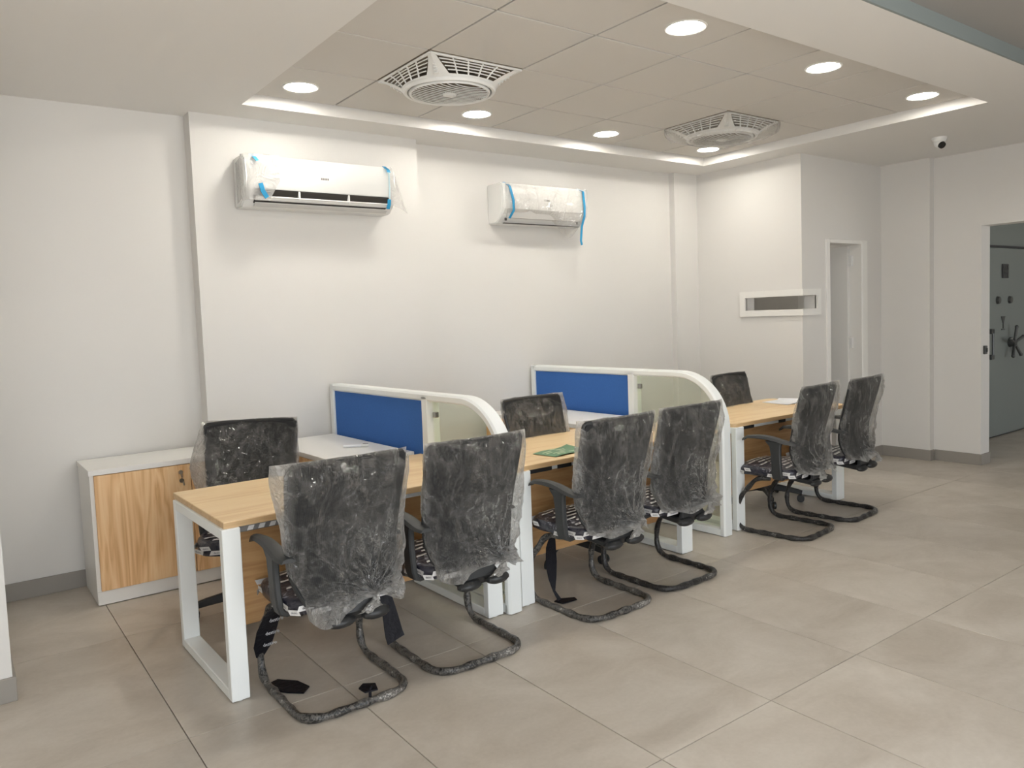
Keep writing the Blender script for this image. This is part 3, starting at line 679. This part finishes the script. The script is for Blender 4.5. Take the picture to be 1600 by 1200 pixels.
t = thing('booklet', 'white open booklet with curled page on the farthest desk', 'booklet', (3.23, .16, .726), R(-8))
def page(i, j): return (-.105+.21*i/12, -.13+.26*j/6, .003+.020*(max(0, i/12-.15))**.7*math.exp(-((j/6-.0)/.9)**2)+(.012 if i > 10 else 0)-.01*(i == 12))
b = B(); b.grid(page, 13, 7); b.grid(lambda i, j: Vector(page(i, j))*Vector((1, 1, .45)).x if False else Vector((page(i, j)[0], page(i, j)[1], page(i, j)[2]*.35+.0005)), 13, 7); obj('pages', b, MT['paper'], t)
b = B(); b.box(.075, .125, -.12, -.05, .001, .010, .003); obj('dark_cover_edge', b, MT['ink'], t)

# ------------------------------------------------------------------ chairs
PROF = [(.985, -.303), (.93, -.292), (.86, -.274), (.78, -.252), (.70, -.230), (.63, -.216), (.56, -.212), (.50, -.222), (.455, -.240), (.42, -.262), (.36, -.285)]
def yprof(z):
    for (z1, y1), (z0, y0) in zip(PROF, PROF[1:]):
        if z >= z0:
            k = (z-z0)/(z1-z0); k = max(0, min(1.2, k)); return y0+(y1-y0)*k
    return PROF[-1][1]
def halfw(z):
    if z > .93: return .236-.02*max(0, (z-.955)/.02)**2*.5
    if z > .6: return .236-.018*(.93-z)/.33
    return .218-.05*((.6-z)/.17)**2
def back_mesh():
    b = B(); NZ, NX = 22, 11
    def pnt(i, j, off):
        z = .975-(.975-.435)*j/(NZ-1); s_ = -1+2*i/(NX-1); hw_ = halfw(z)
        return (s_*hw_, yprof(z)+.028*s_*s_+off, z-.010*s_**4*(1 if j == 0 else 0)+.012*s_**4*(1 if j == NZ-1 else 0))
    f_ = b.grid(lambda i, j: pnt(i, j, .012), NX, NZ); k = b.grid(lambda i, j: pnt(i, j, -.012), NX, NZ)
    for j in range(NZ-1):
        for i in (0, NX-1): b.face([f_[j][i], f_[j+1][i], k[j+1][i], k[j][i]])
    for i in range(NX-1):
        for j in (0, NZ-1): b.face([f_[j][i], f_[j][i+1], k[j][i+1], k[j][i]])
    bmesh.ops.recalc_face_normals(b.bm, faces=b.bm.faces)
    return b.mesh('backrest', MT['fabric'])
def back_frame_mesh():
    b = B(); pts = []
    for k in range(12): z = .44+(.965-.44)*k/11; pts.append((-halfw(z)-.001, yprof(z)+.028, z))
    top = [(-.225, yprof(.975)+.026, .974)] + [(x, yprof(.975)+.028*(x/.236)**2, .978) for x in (-.15, -.05, .05, .15)] + [(.225, yprof(.975)+.026, .974)]
    full = pts + top + [(-p[0], p[1], p[2]) for p in reversed(pts)] + [(x, yprof(.432)+.02*(x/.17)**2, .432) for x in (.12, 0, -.12)]
    b.tube(full, .011, 7, closed=True); return b.mesh('back_frame', MT['black'])
def seat_top(x, y): return .462-.018*(abs(x)/.225)**3-.020*max(0, (y-.10)/.13)**2-.012*max(0, (-.10-y)/.1)**2
def seat_mesh(seed):
    b = B(); n = 40; rings_ = []
    for s_, z in ((.90, .388), (.985, .395), (1.0, .415), (1.0, .430), (.975, .446), (.90, None), (.7, None), (.4, None), (.05, None)):
        rg = []
        for k in range(n):
            a = 2*PI*k/n; cx, sx = math.cos(a), math.sin(a)
            x = .232*math.copysign(abs(cx)**.5, cx)*s_; y = .005+.225*math.copysign(abs(sx)**.5, sx)*s_
            zz = seat_top(x, y) if z is None else z-.014*max(0, (y-.12)/.11)
            w_ = noise.noise(Vector((x*14+seed, y*14, zz*22)))*(.011 if z is not None else .002)
            rg.append((x*(1+w_*2.2), y*(1+w_*2.2), zz+w_*.6))
        rings_.append(rg)
    b.rings(rings_); return b.mesh('seat', MT['seat'], 70)
def seat_print_mesh():
    b = B(); T = text_bm('destiro', .016)
    rows = 0
    for q in range(-4, 5):
        y = q*.044
        for k in range(-2, 3):
            x = k*.098+(.049 if q % 2 else 0)
            if abs(x) > .17 or abs(y) > .19: continue
            b.mi = 0; c = [(-.040, -.0085), (.040, -.0085), (.046, .0085), (-.034, .0085)]
            vs = b._mk([(x+p, y+r_, seat_top(x+p, y+r_)+.0045) for p, r_ in c]); b.face(vs)
            b.mi = 1; t2 = T.copy()
            for v in t2.verts: v.co = Vector((x+v.co.x, y+v.co.y, seat_top(x+v.co.x, y+v.co.y)+.0058))
            b.merge(t2)
    # labels down the sides of the cushion
    for k in range(20):
        a = 2*PI*(k+.3)/20; cx, sx = math.cos(a), math.sin(a)
        x = .236*math.copysign(abs(cx)**.5, cx); y = .005+.229*math.copysign(abs(sx)**.5, sx)
        tn = Vector((-sx, cx, 0)); 
        if abs(x) > .22: tn = Vector((0, 1 if x > 0 else -1, 0))
        elif abs(y) > .2: tn = Vector((-1 if y > 0 else 1, 0, 0))
        o_ = tn.cross(Vector((0, 0, 1)))*.004; ww = .022+.011*(k % 3); z = .405+.020*(k % 2); up = Vector((0, 0, .0105))+tn*(.006 if k % 3 else -.004)
        p = Vector((x, y, z))+o_; b.mi = 0; b.face(b._mk([p-tn*ww-up, p+tn*ww-up, p+tn*ww*.9+up, p-tn*ww*1.1+up]))
        b.mi = 1; t2 = T.copy(); xs = (2*ww)/.064*.8
        for v in t2.verts: v.co = p+o_*.4+tn*v.co.x*xs+Vector((0, 0, v.co.y*.8))
        b.merge(t2)
    T.free(); return b.mesh('seat_print', [MT['label'], MT['labeltext']])
def arm_mesh(sg):
    b = B(); x = .246*sg
    path = [(.17*sg, -.10, .392), (.215*sg, -.10, .388), (.234*sg, -.10, .396), (x*.985, -.10, .425), (x, -.10, .47), (x*1.01, -.098, .55), (x*1.01, -.094, .60), (x*1.01, -.085, .632)]
    rs = []
    wy = [.030, .031, .033, .034, .033, .033, .038, .060]
    for i, (p, w_) in enumerate(zip(path, wy)):
        p = Vector(p); t = (Vector(path[min(i+1, 7)])-Vector(path[max(i-1, 0)])).normalized(); n_ = Vector((0, 1, 0)).cross(t).normalized(); th = .0135
        c = .006; sec = [(w_, th-c), (w_-c, th), (-w_+c, th), (-w_, th-c), (-w_, -th+c), (-w_+c, -th), (w_-c, -th), (w_, -th+c)]
        rs.append([p+Vector((0, 1, 0))*a+n_*d2 for a, d2 in sec])
    b.rings(rs); return b.mesh('arm_post', MT['arm'])
def pad_mesh(sg):
    b = B(); rs = []; x = .248*sg; N_ = 13
    for i in range(N_):
        s_ = i/(N_-1); y = .135-(.375 if sg < 0 else .31)*s_
        z = .632+.016*math.sin(PI*min(1, s_*1.25))+.014*(1-s_)-.006*s_**3-(.016 if i == 0 else 0)
        w_ = (.022+.016*s_)*(1 if 0 < i < N_-1 else .72); th = (.006+.006*math.sin(PI*s_))
        rs.append([(x+w_*a-.010*sg*s_, y, z+th*c_-.010*(abs(a)**3)) for a, c_ in ((1, 0), (.75, .85), (.3, 1), (-.3, 1), (-.75, .85), (-1, 0), (-.75, -.9), (.75, -.9))])
    b.rings(rs); return b.mesh('arm_pad', MT['arm'])
def bracket_mesh():
    b = B(); path = [(0, .08, .384), (0, -.10, .380), (0, -.19, .368), (0, -.245, .362), (0, -.262, .385), (0, -.250, .43), (0, -.236, .47)]
    b.tube(path, [.010, .012, .016, .018, .014, .007, .006], w=[.14, .12, .105, .10, .095, .07, .05])
    b.box(-.15, .15, -.12, .14, .370, .392, .006)
    b.sphere((.08, -.275, .362), .038, 12, (1.6, .9, .68)); b.sphere((-.06, -.268, .356), .036, 12, (1.7, .9, .62))
    return b.mesh('back_bracket', MT['black'])
def arc_pts(path, rad, n=6):
    out = [Vector(path[0])]
    for a, p, c in zip(path, path[1:], path[2:]):
        a, p, c = Vector(a), Vector(p), Vector(c); d1 = (a-p).normalized(); d2 = (c-p).normalized(); l_ = min(rad, (a-p).length*.48, (c-p).length*.48)
        for k in range(n+1):
            s_ = k/n; out.append((p+d1*l_).lerp(p, s_).lerp(p.lerp(p+d2*l_, s_), s_))
    out.append(Vector(path[-1])); return out
def densify(P, step=.014):
    out = [P[0]]
    for a, c in zip(P, P[1:]):
        n = max(1, int((c-a).length/step))
        for k in range(1, n+1): out.append(a.lerp(c, k/n))
    return out
def sled_mesh(seed, mat):
    rr = random.Random(seed); r0_ = .0155
    P = arc_pts([(-.175, -.02, .372), (-.215, .06, .372), (-.222, .205, .20), (-.224, .205, .016), (-.224, -.275, .016), (.224, -.275, .016), (.224, .205, .016), (.222, .205, .20), (.215, .06, .372), (.175, -.02, .372)], .11)
    P = densify(P); b = B(); ph = rr.random()*6
    b.tube(P, r0_, 9, rn=lambda i: 1+.13*math.sin(i*.9+ph)+.12*noise.noise(Vector((i*.35, seed, 0)))+(.10 if int(i/4+seed) % 5 == 0 else 0))
    # helical lap edges of the wrapping
    return b.mesh('sled_base', MT[mat], 60)
def tri(t3, v): return t3[0]+(t3[1]-t3[0])*min(1, v*2) if v < .5 else t3[1]+(t3[2]-t3[1])*(v-.5)*2
def cover_mesh(seed, kx, fl, fr_, drop, hole=None, front=False):
    """bag of clear film over the backrest: flat seam on top, sides flared, bottom gathered to a knot on the side away from the sitter"""
    b = B(); NU, NV = (190, 100) if not front else (120, 64); kz = .438; fold = []; knot = []
    def fn(i, j):
        a = 2*PI*i/NU; v = j/(NV-1); ca, sa = math.cos(a), math.sin(a)
        z = .990-(.990-.420)*v
        s_ = math.copysign(abs(ca)**.62, ca)
        hb = max(.19, halfw(min(.96, max(.43, z))))+.010
        hw_ = hb+tri(fl if s_ < 0 else fr_, v)*(1+.18*math.sin(v*9+seed+s_))
        th = .003+.034*min(1, v*5)**.7
        x = s_*hw_; y = yprof(min(z, .975))+.026*min(1, abs(s_))**2*(1-v*.6)+math.copysign(abs(sa)**.7, sa)*th
        hem = max(0, (v-.72)/.28)**2
        z -= hem*(drop[1]*math.exp(-((x-drop[0])/.075)**2)+.040*math.exp(-((x-.19)/.05)**2)-.012)
        dx, dz = x-kx, z-kz; rad = math.hypot(dx, dz)+1e-4; ang = math.atan2(dx, dz)
        side = sa < 0 if not front else sa > 0; sg = -1 if not front else 1; pl = 0
        if side:
            pl = math.exp(-(rad/.17)**2); am = .011*pl*min(1, rad/.04)
            pq = ang*7.5+seed+.8*noise.noise(Vector((ang*2, seed, 0))); y += sg*am*1.5*(1-2*abs(math.sin(pq)))+sg*.5*am*math.sin(ang*29+2*seed)
            y -= sg*.020*math.exp(-(rad/.05)**2)
            x -= dx*.30*math.exp(-(rad/.10)**2); z -= dz*.15*math.exp(-(rad/.10)**2)
        q = Vector((x, y, z))*7+Vector((seed*3.1, 0, 0)); env = min(1, v*6)
        w_ = noise.noise(q)*.010+noise.noise(q*2.7)*.005; st = noise.noise(Vector((x*24+seed, z*3.5, sa)))*.006
        rd = 1-abs(noise.noise(Vector((x*11+z*5+seed*7, z*6-x*3, sa*1.5)))); rd2 = 1-abs(noise.noise(Vector((x*26+seed*5, z*20, 3+sa*2)))*1.6)
        sgn = -1 if sa < 0 else 1; y += sgn*env*(.011*rd**8+.0045*max(0, rd2)**5*(.4+.6*min(1, max(0, noise.noise(Vector((x*5, z*4, seed)))*3+.5))))
        y += (w_*.7+st)*env; x += noise.noise(q*1.7+Vector((9, 9, 9)))*.008*env*abs(s_); z += noise.noise(q*2+Vector((5, 1, 2)))*.004*v
        if j == 0: z += .005*noise.noise(Vector((x*12, seed, 1)))
        zb = min(.97, max(.44, z)); over = max(0, min(1, (abs(x)-halfw(zb)+.012)/.03)); below = max(0, min(1, (.455-z)/.03)); topf = max(0, min(1, (z-.975)/.012))
        fold.append(min(1, .55*over+.55*below+.35*topf+.25*pl*hem)); knot.append((ang*2.4, rad/.16, seed*1.7+(0 if side else 9)))
        return (x, y, z)
    def sk(i, j):
        if not hole: return False
        a = 2*PI*(i+.5)/NU; s_ = math.copysign(abs(math.cos(a))**.62, math.cos(a)); v = (j+.5)/NV
        return hole[0] < s_ < hole[1] and math.sin(a) < .3 and v < hole[2]*(1-abs((s_-(hole[0]+hole[1])/2)/(hole[1]-hole[0]))*.9)
    b.grid(fn, NU, NV, True, sk); me = b.mesh('plastic_cover', MT['film'], 180)
    at = me.attributes.new('fold', 'FLOAT', 'POINT'); at.data.foreach_set('value', fold)
    at = me.attributes.new('knot', 'FLOAT_VECTOR', 'POINT'); at.data.foreach_set('vector', [c for k in knot for c in k])
    return me
def knot_mesh(seed, kx):
    b = B(); rr = random.Random(seed)
    def fn(i, j):
        a = 2*PI*i/16; v = j/9; ra = .010+.020*v*v+.008*math.sin(a*5+v*4)*v
        return (kx-.045*v+ra*math.cos(a)*1.5, -.285-.030*v+ra*math.sin(a)*.6, .432-.040*v+.012*noise.noise(Vector((a, v*3, seed)))*v+.006*math.cos(a))
    b.grid(fn, 16, 10, True); me = b.mesh('cover_knot', MT['film'], 180)
    at = me.attributes.new('fold', 'FLOAT', 'POINT'); at.data.foreach_set('value', [.55]*len(me.vertices)); return me
CACHE = {}
def cached(key, fn):
    if key not in CACHE: CACHE[key] = fn()
    return CACHE[key]
def ribbon(parent, pts, wds, text=None, mat='ribbon'):
    b = B(); b.tube(pts, .0022, w=wds)
    o = obj('loose_wrap', b, MT[mat], parent)
    return o
def common(t, seed, kx, fl, fr_, drop, hole, front):
    put('backrest', cached('back', back_mesh), t); put('back_frame', cached('bf', back_frame_mesh), t)
    se = put('seat', cached('seat%d' % (seed % 3), lambda: seat_mesh(seed % 3)), t)
    sp = put('seat_print', cached('print', seat_print_mesh), se); sp['kind'] = 'stuff'
    put('back_bracket', cached('br', bracket_mesh), t)
    for sg in (-1, 1):
        ap = put('arm_post', cached('ap%d' % sg, lambda: arm_mesh(sg)), t); put('arm_pad', cached('pad%d' % sg, lambda: pad_mesh(sg)), ap)
    cv = put('plastic_cover', cover_mesh(seed, kx, fl, fr_, drop, hole, front), t)
    if not front: put('cover_knot', knot_mesh(seed, kx), cv)
def visitor(x, yr, rz, label, seed, kx=.07, fl=.05, fr_=.03, drop=.07, hole=None, mat='tape', zr=0):
    """x = centre, yr = world Y of the rear floor bar"""
    t = thing('visitor_chair', label, 'chair', (x-math.sin(rz)*.29, yr+.29*math.cos(rz), 0), rz, 'sled base chairs on the near side of the desks')
    common(t, seed, kx, fl, fr_, drop, hole, False)
    put('sled_base', sled_mesh(seed, mat), t)
    return t
def swivel(x, y, rz, label, seed, fl=.03, fr_=.05, drop=.05, dz=0, base_rot=0):
    t = thing('swivel_chair', label, 'chair', (x, y, dz), rz, 'swivel chairs on the far side of the desks')
    common(t, seed, .02, fl, fr_, drop, None, True)
    b = B(); b.cyl((0, 0, .20-dz), (0, 0, .375), .016, n=14); b.cyl((0, 0, .09-dz), (0, 0, .24-dz), .027, .025, 16); obj('gas_lift', b, MT['black'], t)
    b = B(); b.lathe([(.030, .075-dz), (.052, .085-dz), (.050, .125-dz), (.034, .14-dz)], 20); hub = obj('star_hub', b, MT['black'], t)
    lm = cached('leg%.3f' % dz, lambda: (lambda q: (q.tube([(.03, 0, .108-dz), (.12, 0, .104-dz), (.22, 0, .088-dz), (.295, 0, .072-dz)], [.017, .015, .012, .010], w=[.026, .024, .020, .016]), q.mesh('base_leg', MT['black']))[1])(B()))
    def cast():
        q = B()
        for sy in (-.017, .017): q.cyl((.285, sy-.008, .027-dz), (.285, sy+.008, .027-dz), .027, n=16)
        q.cyl((.285, 0, .04-dz), (.285, 0, .078-dz), .008, n=8); q.tube([(.285, -.02, .04-dz), (.29, 0, .056-dz), (.285, .02, .04-dz)], .006, 6)
        return q.mesh('caster', MT['black'])
    cm = cached('cast%.3f' % dz, cast)
    for k in range(5):
        a = R(72*k+base_rot); lg = put('base_leg', lm, t, None, (0, 0, a)); put('caster', cm, lg)
    return t

v1 = visitor(-.905, -.80, R(0), 'black film-covered visitor chair nearest the camera at the first desk', 1, .085, (.055, .02, -.02), (.008, .02, .035), (-.12, .085), (.80, 1.02, .10))
v2 = visitor(-.325, -.80, R(0), 'black film-covered visitor chair second from the left, in front of the first partition', 2, .11, (.004, .0, -.005), (.012, .04, .03), (-.13, .05))
v3 = visitor(.515, -.80, R(1), 'black film-covered visitor chair with torn bag corner at the left of the middle desk', 3, .10, (.035, .018, -.01), (.006, .012, .01), (-.08, .035), (-.98, -.70, .09))
v4 = visitor(1.085, -.762, R(1), 'black film-covered visitor chair at the right of the middle desk beside the second partition', 4, .13, (.014, .010, .01), (.012, .05, .05), (-.04, .03), None, 'tape2')
v5 = visitor(2.375, -.712, R(7), 'film-covered visitor chair with padded arm at the left of the farthest desk', 5, .0, (.003, .004, .0), (.045, .055, .03), (-.1, .02), None, 'tape2')
v6 = visitor(2.985, -.682, R(6), 'film-covered visitor chair farthest right, standing before the booth door', 6, .15, (.002, .0, .0), (.04, .05, .02), (-.05, .03), None, 'tape2')
swivel(-.895, .53, R(180-26), 'black swivel chair in front of the left wall cabinet', 11, (.003, .01, .02), (.01, .09, .02), (-.1, .03), -.012, 10)
swivel(.90, .13, R(180+3), 'black swivel chair behind the middle desk, in front of the second blue partition', 12, (.035, .03, .02), (.004, .0, .02), (-.1, .03), -.012, 28)
swivel(2.90, .14, R(180+6), 'black swivel chair behind the farthest desk against the booth wall', 13, (.003, .01, .02), (.003, .01, .02), (-.1, .03), -.012, 45)

# loose wrapping ends on the chairs
def text_on(parent, txt, size, mat4):
    b = B(); b.merge(text_bm(txt, size), mat4); return obj('tape_print', b, MT['tapetext'], parent)
rb = ribbon(v1, [(-.20, -.03, .40), (-.215, .05, .33), (-.222, .11, .25), (-.224, .165, .17), (-.226, .205, .11)], [.022, .036, .042, .038, .016])
for k, (y, z) in enumerate(((.04, .335), (.095, .265), (.135, .205))):
    text_on(rb, 'destiro', .019, Matrix.Translation((-.224-.002*k, y, z)) @ Matrix.Rotation(R(-62), 4, 'X') @ Matrix.Rotation(R(-18), 4, 'Z') if False else Matrix.Translation((-.213, y-.030, z-.01)) @ Matrix.Rotation(R(58), 4, 'X') @ Matrix.Rotation(R(-8), 4, 'Y'))
ribbon(v1, [(.185, -.10, .375), (.205, -.12, .33), (.215, -.13, .26), (.222, -.14, .19), (.228, -.145, .165)], [.020, .030, .036, .042, .043])
def flap(parent, pts):
    b = B(); b.prism(pts, .004, .009); return obj('loose_wrap', b, MT['ribbon'], parent)
flap(v1, [(-.215, .155), (-.17, .17), (-.11, .10), (-.09, .02), (-.13, -.02), (-.18, .03), (-.215, .08)])
b = B(); b.tube([(.04, -.275, .03), (.05, -.255, .052), (.06, -.25, .058)], .006, 6); b.prism([(.025, -.262), (.075, -.272), (.09, -.22), (.05, -.19), (.02, -.215)], .046, .052); obj('loose_wrap', b, MT['ribbon'], v1)
rb = ribbon(v3, [(-.20, .03, .375), (-.17, .08, .30), (-.155, .10, .20), (-.150, .10, .12), (-.150, .09, .055), (-.14, .06, .012)], [.016, .030, .034, .024, .007, .012])
flap(v3, [(-.165, .075), (-.12, .085), (-.05, .045), (-.06, .015), (-.15, .02)])
